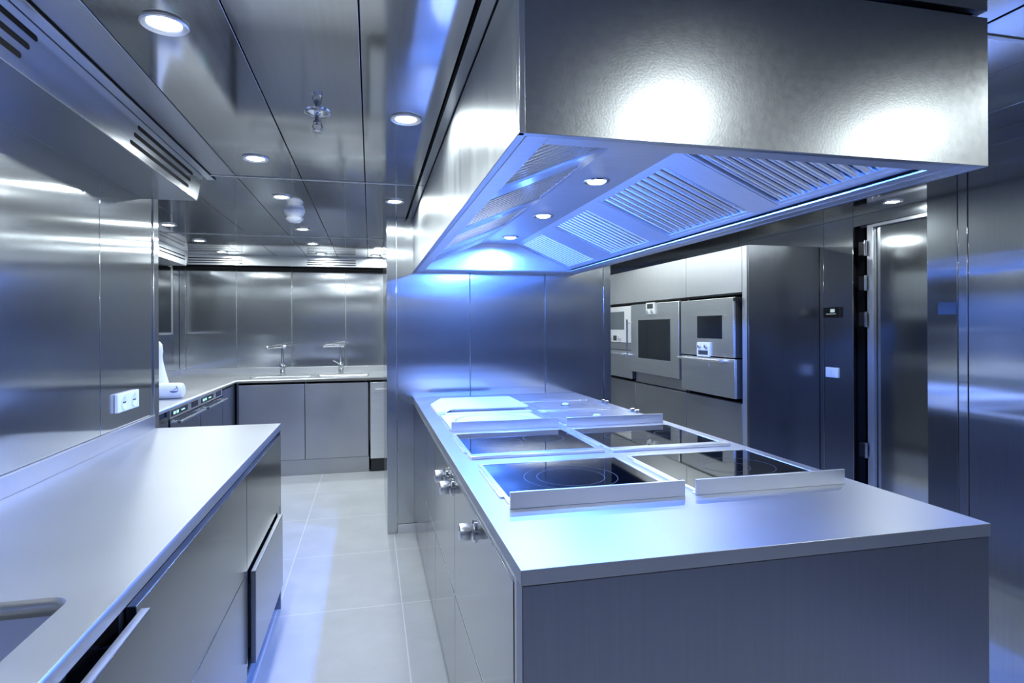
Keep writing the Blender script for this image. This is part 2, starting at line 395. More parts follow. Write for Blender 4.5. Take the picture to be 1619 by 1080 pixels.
MB().hexa([(-1.888,4.4,1.965), (-1.70,4.4,1.965), (-1.70,6.25,1.965), (-1.888,6.25,1.965), (-1.888,4.4,H), (-1.70,4.4,H), (-1.70,6.32,H), (-1.888,6.32,H)]).build('duct_box', 'satin', t, .003)
m_ = MB(); [m_.prism(capsule((-1.7001, 5.5, z), (0,1,0), .7, .005, None), (.0012,0,0)) for z in (2.05, 2.02)]; m_.build('slot_vent', 'dark', t)

# ------------------------------------------------------------------ left worktop and cabinets
t = thing('worktop', 'long pale steel worktop with cut-out sink along the left wall', 'worktop', (-.72, .4, .87))
slab('top', [(-.995, -2.3), (-.43, -2.3), (-.43, 3.125), (-.995, 3.125)], [rrect(-.90, -.508, .62, 1.20, .035)], .868, .90, 'top', t, 0)
B(-.998, -.985, -2.3, 3.125, .90, .962).build('upstand', 'top', t, .002)
t = thing('sink', 'deep steel sink basin sunk into the left worktop', 'sink', (-.70, .91, .68))
mb = MB(); lo = rrect(-.905, -.503, .615, 1.205, .038); L1 = [mb.bm.verts.new((x, y, .867)) for x, y in lo]
l2 = rrect(-.898, -.510, .622, 1.198, .045); L2 = [mb.bm.verts.new((x, y, .70)) for x, y in l2]
l3 = rrect(-.880, -.528, .640, 1.180, .040); L3 = [mb.bm.verts.new((x, y, .68)) for x, y in l3]
n_ = len(L1)
for a, b in ((L1, L2), (L2, L3)):
    for i in range(n_): mb._face([a[i], a[(i+1) % n_], b[(i+1) % n_], b[i]], True)
mb._face(L3); mb.build('basin', 'matte', t)
MB().lathe((-.70, .91, .681), [(.045, 0), (.043, .003), (.02, .001)], n=28).build('drain', 'chrome', t)

XF = -.43
def drawer(par, y0, y1, z0, z1, open_=0.0, name='drawer', m='front', xf=XF, side=1):
    x = xf + open_*side
    o = MB().box(x - .018*side, x, y0, y1, z0, z1).build(name, m, par, .0012)
    B(x - .016*side, x - .001*side, y0 + .001, y1 - .001, z1 + .0001, z1 + .0016).build('edge_highlight', 'edge', o)  # bright strip added as the highlight along the drawer's top edge
    if open_ > .004:
        for ya, yb in ((y0 + .02, y0 + .035), (y1 - .035, y1 - .02)): B(x - .018*side, x - .018*side - .35*side, ya, yb, z0 + .05, z1 - .05).build('drawer_side', 'inner', o)
    return o
units = [(2.285, 3.095, 'left cabinet furthest along the worktop, its lower drawer pulled slightly out'),
         (1.255, 2.285, 'middle left cabinet with closed drawers under the worktop'),
         (.22, 1.255, 'left cabinet nearest the camera, its top drawer standing slightly open'),
         (-.85, .22, 'left cabinet below the worktop just behind the camera')]
for k, (y0, y1, lab) in enumerate(units):
    t = thing('base_cabinet', lab, 'cabinet', (-.72, (y0+y1)/2, 0), 'cabinets under the left worktop')
    c_ = MB().box(-.99, XF - .022, y0 + .001, y0 + .018, .07, .862 if k != 2 else .66).box(-.99, XF - .022, y1 - .018, y1 - .001, .07, .862 if k != 1 else .862)
    c_.box(-.99, XF - .022, y0 + .018, y1 - .018, .07, .085).build('carcass', 'inner', t)
    B(-.99, XF - .055, y0, y1, 0, .0695).build('kickboard', 'satin', t)
    B(XF - .035, XF - .028, y0, y1, .846, .866).build('finger_rail', 'satin', t, .001)
    a, b = y0 + .0025, y1 - .0025
    if k == 0:
        drawer(t, a, b, .503, .845); drawer(t, 2.325, 3.005, .155, .488, .022)
        B(XF - .020, XF - .004, a, 2.315, .155, .50).build('filler_strip', 'satin', t, .001)
        B(XF - .020, XF - .002, 3.01, b, .155, .50).build('filler_strip', 'front', t, .001)
    elif k == 1:
        drawer(t, a, b, .503, .845); drawer(t, a, b, .12, .498)
    elif k == 2:
        drawer(t, a, b, .503, .842, .026); drawer(t, a, b, .12, .498)
    else:
        drawer(t, a, b, .503, .845); drawer(t, a, b, .12, .498)
tag(MB().box(-.994, XF - .001, 3.098, 3.124, 0, .866).build('end_panel', 'front', None, .0015), 'upright steel end panel closing the left cabinet row by the aisle', 'end panel')

# double socket on the left wall
t = thing('wall_socket', 'white double power socket on the left steel wall above the worktop', 'socket', (-.999, 2.815, 1.03))
B(-.9995, -.986, 2.700, 2.927, 1.028, 1.104).build('plate', 'white', t, .003)
for y in (2.762, 2.868):
    s_ = MB().lathe((-.986, y, 1.066), [(.030, 0), (.030, .003), (.024, .003), (.021, .0005)], 'x', 28).build('outlet', 'white', t)
    MB().lathe((-.9855, y - .008, 1.066), [(.0035, 0), (.0035, .0025)], 'x', 10).lathe((-.9855, y + .008, 1.066), [(.0035, 0), (.0035, .0025)], 'x', 10).build('pin_holes', 'black', s_)

# ------------------------------------------------------------------ alcove counter (L) and far counter
t = thing('worktop', 'L-shaped steel worktop in the alcove and under the far wall', 'worktop', (-1.2, 6.2, .87))
basins = [(-1.09, -.56), (-.50, -.02)]
slab('top', [(-1.886, 3.22), (-1.185, 3.22), (-1.185, 5.83), (.55, 5.83), (.55, 6.695), (-1.886, 6.695)], [rrect(a, b, 5.98, 6.20, .03) for a, b in basins], .872, .90, 'top', t, 0)
MB().box(-1.886, .55, 6.68, 6.698, .90, .957).box(-1.889, -1.874, 3.22, 6.68, .90, .957).build('upstand', 'top', t, .002)
for (a, b), lab in zip(basins, ('left steel sink basin in the far counter', 'right steel sink basin in the far counter')):
    t = thing('sink', lab, 'sink', ((a+b)/2, 6.09, .70), 'far sinks')
    mb = MB(); lp = [[(x, y, .871) for x, y in rrect(a-.004, b+.004, 5.976, 6.204, .03)], [(x, y, .74) for x, y in rrect(a+.004, b-.004, 5.984, 6.196, .03)], [(x, y, .725) for x, y in rrect(a+.02, b-.02, 6.0, 6.18, .03)]]
    rr = [[mb.bm.verts.new(p) for p in l] for l in lp]; n_ = len(rr[0])
    for p, q in zip(rr, rr[1:]):
        for i in range(n_): mb._face([p[i], p[(i+1) % n_], q[(i+1) % n_], q[i]], True)
    mb._face(rr[-1]); mb.build('basin', 'chrome', t)
    rim = MB(); o_ = rrect(a-.012, b+.012, 5.968, 6.212, .036); i_ = rrect(a, b, 5.98, 6.20, .03)
    A = [[rim.bm.verts.new((x, y, z)) for x, y in l] for l, z in ((o_, .9003), (o_, .904), (i_, .904), (i_, .9003))]; n_ = len(o_)
    for p, q in zip(A, A[1:] + A[:1]):
        for i in range(n_): rim._face([p[i], p[(i+1) % n_], q[(i+1) % n_], q[i]])
    rim.build('rim', 'chrome', t)

def faucet(x, lab, sp, lv):
    y = 6.30
    t = thing('faucet', lab, 'faucet', (x, y, .90), 'faucets at the far sinks')
    MB().lathe((x, y, .9005), [(.030, 0), (.030, .010), (.024, .014), (.024, .055), (.020, .062)], n=28).build('base', 'chrome', t)
    MB().lathe((x, y, .90), [(.026, .062), (.028, .075), (.028, .105), (.020, .118)], n=28).build('valve', 'chrome', t)
    MB().tube([(x, y, 1.015), (x, y, 1.15), (x, y, 1.175), (x + .02, y, 1.19)], .0125).build('column', 'chrome', t)
    sx, sy, sz = sp
    MB().tube([(x + .03, y + .005, 1.192), (x, y, 1.193), (x + sx*.6, y + sy*.6, 1.193 + sz*.6), (x + sx, y + sy, 1.193 + sz)], [.019, .0185, .0155, .0145]).tube([(x + sx, y + sy, 1.193 + sz), (x + sx*1.1, y + sy*1.1, 1.193 + sz*1.1 - .004)], .0165).build('spout', 'chrome', t)
    MB().tube([(x, y - .02, 1.0), (x + lv[0]*.3, y - .035, 1.0 + lv[1]*.3), (x + lv[0], y - .05, 1.0 + lv[1])], [.008, .006, .0075], 10).build('lever', 'chrome', t)
faucet(-.848, 'chrome faucet over the left far sink, its lever pointing up', (-.125, -.07, -.012), (-.028, .06))
faucet(-.292, 'chrome faucet over the right far sink, its lever pointing left', (-.155, -.02, -.004), (-.075, .045))

# far cabinet row
t = thing('base_cabinet', 'grey two-door steel cabinet under the far sinks', 'cabinet', (-.6, 6.2, 0))
B(-1.18, -.02, 5.89, 6.66, .03, .70).build('carcass', 'inner', t)
B(-1.18, -.018, 5.868, 5.888, 0, .145).build('kickboard', 'matte', t, .001)
B(-1.165, -.598, 5.85, 5.870, .150, .850).build('door', 'matte', t, .0015)
B(-.593, -.024, 5.85, 5.870, .150, .850).build('door', 'matte', t, .0015)
B(-1.183, -1.169, 5.86, 5.90, 0, .868).build('corner_post', 'darkside', t, .001)
t = thing('dishwasher', 'bright steel undercounter dishwasher beside the partition', 'dishwasher', (.3, 6.2, 0))
B(0, .54, 5.89, 6.66, .06, .85).build('body', 'inner', t)
B(-.004, .54, 5.845, 5.885, .125, .852).build('door', 'oven', t, .002)
h_ = MB().box(.04, .50, 5.80, 5.815, .765, .79).box(.06, .075, 5.815, 5.845, .77, .785).box(.47, .485, 5.815, 5.845, .77, .785).build('handle', 'satin', t, .002)
B(0, .54, 5.86, 5.89, 0, .12).build('kickboard', 'rubber', t)

# alcove cabinet row (fronts face +X)
XA = -1.195
t = thing('base_cabinet', 'narrow steel cabinet in the alcove behind the left wall edge', 'cabinet', (-1.5, 3.6, 0))
B(-1.87, XA - .022, 3.24, 4.01, .0, .865).build('carcass', 'inner', t)
B(XA - .02, XA, 3.24, 4.01, .12, .835).build('door', 'front', t, .001)
for y0, y1, lab in ((4.04, 4.70, 'undercounter warming unit in the alcove, the nearer of two with lit displays'), (4.71, 5.36, 'undercounter warming unit in the alcove, the further of two with lit displays')):
    t = thing('undercounter_oven', lab, 'oven', (-1.5, (y0+y1)/2, 0), 'undercounter units in the alcove')
    B(-1.87, XA - .022, y0, y1, 0, .865).build('body', 'inner', t)
    B(XA - .02, XA + .004, y0 + .003, y1 - .003, .12, .805).build('door', 'front', t, .002)
    p_ = B(XA - .02, XA + .002, y0 + .003, y1 - .003, .812, .868).build('control_panel', 'satin', t, .001)
    B(XA + .002, XA + .004, y0 + .02, y0 + .36, .826, .862).build('display', 'black', p_)
    B(XA + .002, XA + .005, y0 + .45, y0 + .60, .826, .864).build('button_recess', 'black', p_)
    m_ = MB(); m_.box(XA + .004, XA + .005, y0 + .06, y0 + .10, .836, .853).box(XA + .004, XA + .005, y0 + .12, y0 + .16, .836, .853).box(XA + .004, XA + .005, y0 + .22, y0 + .29, .840, .848); m_.build('lit_digits', 'led', p_)
    MB().tube([(XA + .045, y0 + .03, .79), (XA + .045, y1 - .03, .79)], .009).tube([(XA, y0 + .06, .79), (XA + .045, y0 + .06, .79)], .007).tube([(XA, y1 - .06, .79), (XA + .045, y1 - .06, .79)], .007).build('handle', 'chrome', t)
t = thing('base_cabinet', 'slim steel corner cabinet in the alcove next to the lit appliances', 'cabinet', (-1.5, 5.55, 0))
B(-1.87, XA - .022, 5.38, 5.82, 0, .865).build('carcass', 'inner', t)
B(XA - .02, XA, 5.385, 5.73, .10, .852).build('door', 'front', t, .001)
B(XA - .02, XA, 5.735, 5.86, 0, .868).build('corner_post', 'darkside', t, .001)

# white roll and white flask on the alcove counter
t = thing('towel_roll', 'white rolled towel with small blue emblem on the alcove counter', 'towel', (-1.30, 4.42, .90))
MB().lathe((-1.45, 4.40, .953), [(.030, 0), (.048, .006), (.052, .02), (.053, .12), (.052, .20), (.046, .222), (.030, .230)], (Vector((0,.15,.99)).normalized(), Vector((0,.99,-.15)).normalized(), Vector((.985,.17,0)).normalized()), 40).build('roll', 'cloth', t)
# emblem: a hull stroke with a sail curve, wrapped on the towel's face
def on_roll(s_, a):   # s_ along the roll, a angle
    c0 = Vector((-1.45, 4.40, .953)); ax = Vector((.985, .17, 0)).normalized(); nx = Vector((.17, -.985, 0)).normalized()
    return c0 + ax*s_ + nx*.0535*math.cos(a) + Vector((0, 0, 1))*.0535*math.sin(a)
MB().tube([on_roll(.150 + .05*i/8, .02 + .10*math.sin(PI*i/8)*-1) for i in range(9)], [.001, .003, .004, .0045, .0045, .004, .003, .002, .001], 8).tube([on_roll(.168 + .022*math.sin(i/7*2.2), .10 + .55*i/7) for i in range(8)], .0014, 6).tube([on_roll(.190 + .008*i/5, .62 - .5*i/5) for i in range(6)], .0012, 6).build('emblem', 'ink', t)
t = thing('folded_cone_cloth', 'white pointed cloth standing upright behind the rolled towel', 'cloth', (-1.42, 4.47, .90))
MB().lathe((-1.435, 4.60, .9005), [(.085, 0), (.080, .03), (.066, .10), (.048, .17), (.034, .24), (.030, .28), (.034, .31), (.028, .36), (.012, .38)], n=32).build('cloth', 'cloth', t)

# ------------------------------------------------------------------ island
X0, X1, Y0, Y1 = .28, 1.42, 1.115, 4.043
t = thing('island_cabinet', 'large steel cooking island cabinet in the middle of the kitchen', 'kitchen island', (.85, 2.6, 0))
MB().box(X0 + .024, X1 - .004, Y0 + .05, Y1, .05, .86).build('carcass', 'inner', t)
B(X0 + .002, X1 - .002, Y0 + .001, Y0 + .05, 0, .868).build('end_panel', 'isl_end', t, .0015)
B(X1 - .0035, X1 - .002, Y0 + .051, Y1, .05, .866).build('side_panel', 'isl_end', t)
B(X0 + .03, X1 - .03, Y0 + .051, Y1, 0, .0495).build('kickboard', 'satin', t)
B(X0 + .014, X0 + .022, Y0 + .051, Y1, .846, .867).build('finger_rail', 'satin', t)
ydiv = [1.19, 2.075, 2.72, 3.13, Y1 - .004]
B(X0 + .003, X0 + .022, Y0 + .052, 1.187, .05, .867).build('corner_post', 'isl', t, .001)
for a, b in zip(ydiv, ydiv[1:]):
    B(X0 + .002, X0 + .022, a + .0015, b - .0015, .442, .846).build('upper_drawer', 'isl', t, .0012)
    B(X0 + .002, X0 + .022, a + .0015, b - .0015, .055, .436).build('lower_drawer', 'isl', t, .0012)
    B(X0 + .003, X0 + .02, a + .0015, b - .0015, .4362, .4395).build('drawer_highlight', 'edge', t)  # bright strips added in place of highlights along the drawer edges
    B(X0 + .003, X0 + .02, a + .0015, b - .0015, .8461, .8485).build('drawer_highlight', 'edge', t)
for y in (1.655, 2.13, 2.30):
    k_ = MB().lathe((X0 + .002, y, .797), [(.031, 0), (.031, -.004), (.027, -.007), (.014, -.008), (.014, -.014)], 'x', 32).build('control_knob', 'chrome', t)
    MB().lathe((X0 - .012, y, .797), [(.023, 0), (.024, -.002), (.024, -.028), (.0225, -.030)], 'x', 32).build('knob_grip', 'satin', k_)
    B(X0 - .043, X0 - .0419, y - .0015, y + .0015, .800, .817).build('pointer', 'black', k_)

HOBS = {}   # cut-outs for flush units are avoided: every unit stands in a raised steel frame on the top
t = thing('worktop', 'pale steel worktop of the cooking island, holding all the hobs', 'worktop', (.85, 2.6, .87))
MB().box(X0 - .001, X1 + .001, Y0 - .001, Y1 + .001, .8695, .90).build('top', 'top', t, .0012)

def frame(mb, x0, x1, y0, y1, w, z0, z1):
    mb.box(x0, x1, y0, y0 + w, z0, z1).box(x0, x1, y1 - w, y1, z0, z1).box(x0, x0 + w, y0 + w, y1 - w, z0, z1).box(x1 - w, x1, y0 + w, y1 - w, z0, z1); return mb
ZT = .90
def induction(x0, x1, y0, y1, lab, rings, bar, name='induction_hob'):
    t = thing(name, lab, 'hob', ((x0+x1)/2, (y0+y1)/2, ZT), 'black glass induction hobs')
    frame(MB(), x0, x1, y0, y1, .012, ZT, ZT + .006).build('frame', 'edge', t, .001)
    gl = B(x0 + .0125, x1 - .0125, y0 + .0125, y1 - .0125, ZT, ZT + .0045).build('glass', 'glass', t)
    for cx, cy, r in rings:
        MB().annulus((cx, cy, ZT + .0045), r - .0012, r).build('burner_ring', 'ring', gl)
    if bar:
        B(bar[0], bar[1], y0 - .028, y0 - .020, ZT + .0005, ZT + .0435).build('splash_bar', 'satin', t, .001)
        B(bar[0], bar[1], y0 - .020, y0 - .0005, ZT, ZT + .004).build('bar_foot', 'edge', t)
    else:
        B(x0, x1, y0 - .045, y0 - .001, ZT, ZT + .011).build('front_rail', 'edge', t, .002)
    for s_ in (0, 1):
        B(x0 - .010, x0 - .0005, (y0+y1)/2 - .16, (y0+y1)/2 + .16, ZT, ZT + .005).build('side_clip', 'edge', t, .001) if s_ == 0 else None
    return t
induction(.352, .850, 1.523, 1.992, 'nearest left black glass hob with two large rings and upright front bar', [(.60, 1.76, .145), (.60, 1.76, .105)], (.347, .842))
induction(.887, 1.375, 1.523, 1.994, 'nearest right black glass hob with small ring and upright front bar', [(1.18, 1.76, .12), (1.14, 1.76, .075)], (.876, 1.362))
induction(.345, .848, 2.135, 2.590, 'second-row left black glass hob with two side-by-side rings', [(.50, 2.36, .095), (.70, 2.40, .085)], None)
induction(.878, 1.368, 2.125, 2.590, 'second-row right black glass hob with no upright bar', [(1.05, 2.36, .09), (1.26, 2.36, .07)], None)

def steel_plate(x0, x1, y0, y1, lab, bar, mat='plate', z=.006, tray=True):
    t = thing('teppan_plate', lab, 'griddle', ((x0+x1)/2, (y0+y1)/2, ZT), 'steel griddle plates on the island')
    frame(MB(), x0, x1, y0, y1, .012, ZT, ZT + z).build('frame', 'edge', t, .001)
    p_ = B(x0 + .0125, x1 - .0125, y0 + .0125, y1 - .0125, ZT, ZT + z - .002).build('plate', mat, t)
    cx, cy = (x0+x1)/2, (y0+y1)/2
    MB().annulus((cx, cy, ZT + z - .002), min(x1-x0, y1-y0)*.40, min(x1-x0, y1-y0)*.42, .001).build('groove', 'satin', p_)
    if tray:
        MB().lathe((cx, cy - .02, ZT + z - .002), [(.020, 0), (.020, .010), (.014, .014)], n=24).build('drain_cap', 'white', p_)
        MB().lathe((cx, cy - .02, ZT + z - .0018), [(.026, 0), (.026, .002)], n=24).build('drain_ring', 'black', p_)
    if bar: 
        B(bar[0], bar[1], y0 - .028, y0 - .020, ZT + .0005, ZT + .0435).build('splash_bar', 'satin', t, .001)
        B(bar[0], bar[1], y0 - .020, y0 - .0005, ZT, ZT + .004).build('bar_foot', 'edge', t)
    return t
t3 = steel_plate(.345, .855, 2.70, 3.165, 'third-row left bright steel griddle with upright front bar', (.352, .853), tray=False)
steel_plate(.888, 1.378, 2.695, 3.150, 'third-row right steel griddle with upright front bar and drain cap', (.892, 1.384), mat='isl_plate')
steel_plate(.895, 1.345, 3.195, 3.590, 'furthest right steel griddle with drain cap, by the partition', None, mat='isl_plate')
for y in (2.98, 3.40):
    for dy in (0, .06):
        tag(MB().lathe((1.392, y + dy, ZT + .011), [(.0105, -.010), (.0105, .010)], 'x', 20).build('rail_peg', 'chrome'),
            'tiny chrome peg on the right island edge, %s of the %s pair' % ('nearer' if dy == 0 else 'further', 'nearer' if y < 3.1 else 'further'), 'peg', 'pegs on the right island edge')
t = thing('griddle_cover', 'white raised lid lying over the furthest left griddle', 'lid', (.60, 3.45, ZT))
MB().prism([(.345, 3.20, ZT), (.40, 3.24, ZT), (.40, 3.74, ZT), (.345, 3.56, ZT)], (0,0,.014)).build('side_flap', 'plate', t, .001)
MB().box(.43, .862, 3.262, 3.74, ZT + .018, ZT + .027).build('lid_panel', 'plate', t, .001)
MB().hexa([(.40,3.24,ZT+.008),(.43,3.262,ZT+.018),(.43,3.74,ZT+.018),(.40,3.74,ZT+.008),(.40,3.24,ZT+.014),(.43,3.262,ZT+.027),(.43,3.74,ZT+.027),(.40,3.74,ZT+.014)]).build('lid_slope', 'plate', t)
MB().box(.43, .86, 3.30, 3.72, ZT, ZT + .0175).build('griddle_body', 'hood_in', t)
MB().box(.39, .87, 3.190, 3.255, ZT, ZT + .004).build('front_strip', 'plate', t, .001)

# ------------------------------------------------------------------ extractor hood
ZB = 1.741; ZL = 1.92
t = thing('extractor_hood', 'huge boxy steel extractor hood hanging over the island, glowing blue inside', 'extractor hood', (.85, 2.6, ZB))
B(X0, X1, Y0, Y0 + .018, ZB, H - .008).build('front_panel', 'hood', t, .0015, label='grainy matt steel front of the hood')
B(X0, X0 + .018, Y0 + .0185, Y1, ZB, H - .008).build('side_panel', 'hood_side', t, .0015)
B(X1 - .018, X1, Y0 + .0185, Y1, ZB, H - .008).build('side_panel', 'hood_side', t, .0015)
B(X0 + .0005, X0 + .012, Y0 - .0005, Y0 + .02, ZB, H - .008).build('corner_strip', 'edge', t, .001)
mb = MB()     # underside rim : flat lip with a raised inner edge
mb.box(X0 + .019, X0 + .065, Y0 + .0185, Y1, ZB + .0005, ZB + .006).box(X1 - .065, X1 - .019, Y0 + .0185, Y1, ZB + .0005, ZB + .006)
mb.box(X0 + .065, X1 - .065, Y0 + .0185, Y0 + .062, ZB + .0005, ZB + .006).box(X0 + .065, X1 - .065, Y1 - .17, Y1, ZB + .0005, ZB + .006)
mb.build('rim', 'hood_in', t, .001)
XBL, XBR = .722, .945; XLo, XRo = X0 + .062, X1 - .098; ZF = 1.757
B(XBL, XBR, 1.18, 3.865, ZL, ZL + .01).build('light_panel', 'hood_in', t)
MB().box(XLo, XRo + .035, 3.865, 3.875, ZB + .006, ZL + .012).build('end_panel', 'hood_in', t)
MB().box(XLo, XRo + .035, 1.165, 1.175, ZB + .006, ZL + .012).build('end_panel', 'hood_in', t)
def slope_pt(side, u, y, off=0.0):    # u 0 at light panel, 1 at rim
    if side > 0: a = Vector((XBR, y, ZL)); b = Vector((XRo, y, ZF))
    else: a = Vector((XBL, y, ZL)); b = Vector((XLo, y, ZF))
    d = (b - a); n = Vector((-d.z, 0, d.x)).normalized()
    if n.z > 0: n = -n
    return a + d*u + n*off
def slope_box(mb, side, u0, u1, y0, y1, o0, o1):
    p = [slope_pt(side, u0, y0, o0), slope_pt(side, u1, y0, o0), slope_pt(side, u1, y1, o0), slope_pt(side, u0, y1, o0), slope_pt(side, u0, y0, o1), slope_pt(side, u1, y0, o1), slope_pt(side, u1, y1, o1), slope_pt(side, u0, y1, o1)]
    return mb.hexa(p)
fy = [(1.215, 1.715), (1.845, 2.440), (2.605, 3.110), (3.330, 3.850)]
fy_all = [1.176] + [v for p in fy for v in p] + [3.864]
for side in (1, -1):
    m_ = MB()
    for a, b in zip(fy_all[0::2], fy_all[1::2]): slope_box(m_, side, 0, 1, a, b, -.012, .0)
    for a, b in fy: slope_box(m_, side, 0, .045, a, b, -.012, 0); slope_box(m_, side, .955, 1, a, b, -.012, 0)
    m_.build('filter_mount', 'hood_in', t)
    if side > 0: B(XRo, X1 - .066, 1.176, 3.864, ZF - .012, ZF - .008).build('gutter', 'hood_in', t)
    for a, b in fy:
        f_ = MB(); f_.mat(0); slope_box(f_, side, .046, .954, a + .001, b - .001, -.046, -.042); f_.mat(1)
        frame_w = .012
        slope_box(f_, side, .046, .08, a + .001, b - .001, -.042, -.001); slope_box(f_, side, .92, .954, a + .001, b - .001, -.042, -.001)
        slope_box(f_, side, .08, .92, a + .001, a + frame_w, -.042, -.001); slope_box(f_, side, .08, .92, b - frame_w, b - .001, -.042, -.001)
        fo = f_.build('baffle_filter', ['shaded_filter_back', 'hood_in'], t)
        nb = 11; m_ = MB(); step = (b - a - 2*frame_w) / nb
        for k in range(nb):
            yc = a + frame_w + step*(k + .5); r = step*.33; n = 8
            A = []; Bv = []
            for i in range(n + 1):
                an = PI*i/n; yy = yc + r*math.cos(an); of = -.014 + .011*math.sin(an)
                A.append(m_.bm.verts.new(slope_pt(side, .075, yy, of))); Bv.append(m_.bm.verts.new(slope_pt(side, .925, yy, of)))
            for i in range(n): m_._face([A[i], A[i+1], Bv[i+1], Bv[i]], True)
            m_._face([A[0], A[-1], Bv[-1], Bv[0]]); m_._face(A[::-1]); m_._face(Bv)
        m_.build('baffles', 'baffle', fo)
for y in (1.42, 2.13, 2.845, 3.565):
    l_ = MB().lathe((.835, y, ZL), [(.050, 0), (.052, -.004), (.047, -.007), (.038, -.005), (.036, -.001)], n=36, cap=False).build('hood_lamp', 'chrome', t)
    MB().lathe((.835, y, ZL), [(.035, -.0005), (.034, -.005), (.029, -.009), (.016, -.0115), (.004, -.012)], n=32).build('lamp_lens', 'hlens', l_)
    ld = bpy.data.lights.new('hood_bulb', 'SPOT'); ld.energy = 22 if y < 1.6 else 54; ld.color = (.07, .225, 1.0); ld.spot_size = math.radians(178); ld.spot_blend = .25; ld.shadow_soft_size = .02
    lo = bpy.data.objects.new('hood_bulb', ld); C.objects.link(lo); lo.parent = t; lo.location = Vector((.835, y, ZL - .034)) - t.location
# ------------------------------------------------------------------ oven wall (fronts face -X)
XC = 2.587
cols = [(3.79, 4.570, 'tall oven cabinet nearest the door, with dark steel side'), (4.572, 5.560, 'middle tall cabinet around the large oven'), (5.562, 6.68, 'tall cabinet furthest back, around the white-faced machine')]
for i, (y0, y1, lab) in enumerate(cols):
    t = thing('tall_cabinet', lab, 'cabinet', (2.88, (y0+y1)/2, 0), 'tall cabinets of the oven wall')
    mb = MB(); mb.box(3.14, 3.165, y0, y1, .08, 1.935); mb.box(XC + .024, 3.14, y0, y1, .08, .10); mb.box(XC + .024, 3.14, y0, y1, .79, .812).box(XC + .024, 3.14, y0, y1, 1.60, 1.62).box(XC + .024, 3.14, y0, y1, 1.915, 1.935)
    mb.box(XC + .024, 3.14, y1 - .015, y1, .10, 1.915)
    if i: mb.box(XC + .024, 3.14, y0, y0 + .015, .10, 1.915)
    mb.build('carcass', 'inner', t)
    if i == 0:
        B(XC, 3.166, 3.712, 3.735, 0, 1.940).build('side_panel', 'darkside', t, .0015, label='dark brushed steel side of the cabinet')
        B(XC + .001, XC + .022, 3.736, 3.788, 0, 1.940).build('front_post', 'warm', t, .001)
    B(XC, XC + .022, y0 + .002, y1 - .002, 1.612, 1.940).build('upper_door', 'warm', t, .0015)
    B(XC, XC + .022, y0 + .002, y1 - .002, .085, .808).build('lower_door', 'matte', t, .0015)
    B(XC + .05, 3.1, y0, y1, 0, .079).build('kickboard', 'rubber', t)
    if i == 1: B(XC + .004, XC + .022, y0 + .012, y1 - .002, .822, .915).build('filler_strip', 'matte', t, .001)

def module(par, y0, y1, z0, z1, x, disp, knobs):
    m_ = B(x - .012, x, y0, y1, z0, z1).build('control_module', 'white', par, .002)
    B(x - .0135, x - .012, disp[0], disp[1], disp[2], disp[3]).build('display', 'lcd', m_)
    for ky, kz in knobs:
        MB().lathe((x - .012, ky, kz), [(.016, 0), (.016, -.012), (.013, -.016)], 'x', 24).build('knob', 'satin', m_)
    return m_
XO = XC - .028
# nearest oven with small window
t = thing('built_in_oven', 'nearest built-in steam oven with small window, above a warming drawer', 'oven', (XO, 4.2, 1.135))
B(XO, XC + .40, 3.822, 4.568, 1.140, 1.578).build('body', 'inner', t)
d_ = B(XO - .02, XO - .0005, 3.822, 4.568, 1.140, 1.578).build('door', 'oven', t, .003)
B(XO - .0225, XO - .020, 3.965, 4.310, 1.274, 1.452).build('window', 'oglass', d_, .001)
mb = MB(); mb.box(XO - .024, XO - .020, 3.925, 4.46, 1.449, 1.457).box(XO - .0215, XO - .020, 4.312, 4.47, 1.272, 1.449); mb.build('window_frame', 'satin', d_)
module(d_, 4.118, 4.300, 1.132, 1.243, XO - .020, (4.14, 4.275, 1.148, 1.18), ((4.16, 1.212), (4.255, 1.212)))
B(XO - .024, XO + .01, 3.793, 3.82, 1.55, 1.574).build('upper_hinge', 'black', t, .001)
t = thing('warming_drawer', 'steel warming drawer with bar handle below the nearest oven', 'drawer', (XO, 4.2, .84))
B(XO + .002, XC + .40, 3.812, 4.568, .845, 1.128).build('body', 'inner', t)
B(XO - .018, XO + .0015, 3.812, 4.568, .845, 1.128).build('drawer_front', 'oven', t, .002)
MB().tube([(XO - .060, 3.93, 1.112), (XO - .060, 4.55, 1.112)], .010).tube([(XO - .018, 3.95, 1.108), (XO - .060, 3.95, 1.112)], .008).tube([(XO - .018, 4.53, 1.108), (XO - .060, 4.53, 1.112)], .008).build('handle', 'satin', t)
B(XO - .020, XO - .018, 4.15, 4.32, 1.055, 1.085).build('maker_plate', 'satin', t)
# big oven
t = thing('built_in_oven', 'large built-in oven with big dark window and upright handle', 'oven', (XO, 5.1, .92))
B(XO, XC + .45, 4.60, 5.555, .925, 1.584).build('body', 'inner', t)
d_ = B(XO - .024, XO - .0005, 4.600, 5.555, .925, 1.584).build('door', 'oven', t, .003)
B(XO - .0265, XO - .024, 4.748, 5.383, 1.067, 1.432).build('window', 'oglass', d_, .001)
B(XO - .028, XO - .024, 4.70, 5.42, 1.432, 1.439).build('window_frame', 'satin', d_)
module(d_, 5.018, 5.195, 1.482, 1.590, XO - .024, (5.05, 5.165, 1.535, 1.578), ((5.06, 1.505), (5.155, 1.505)))
MB().tube([(XO - .075, 5.53, 1.055), (XO - .075, 5.53, 1.44)], .010).tube([(XO - .024, 5.53, 1.09), (XO - .075, 5.53, 1.09)], .008).tube([(XO - .024, 5.53, 1.405), (XO - .075, 5.53, 1.405)], .008).build('handle', 'chrome', t)
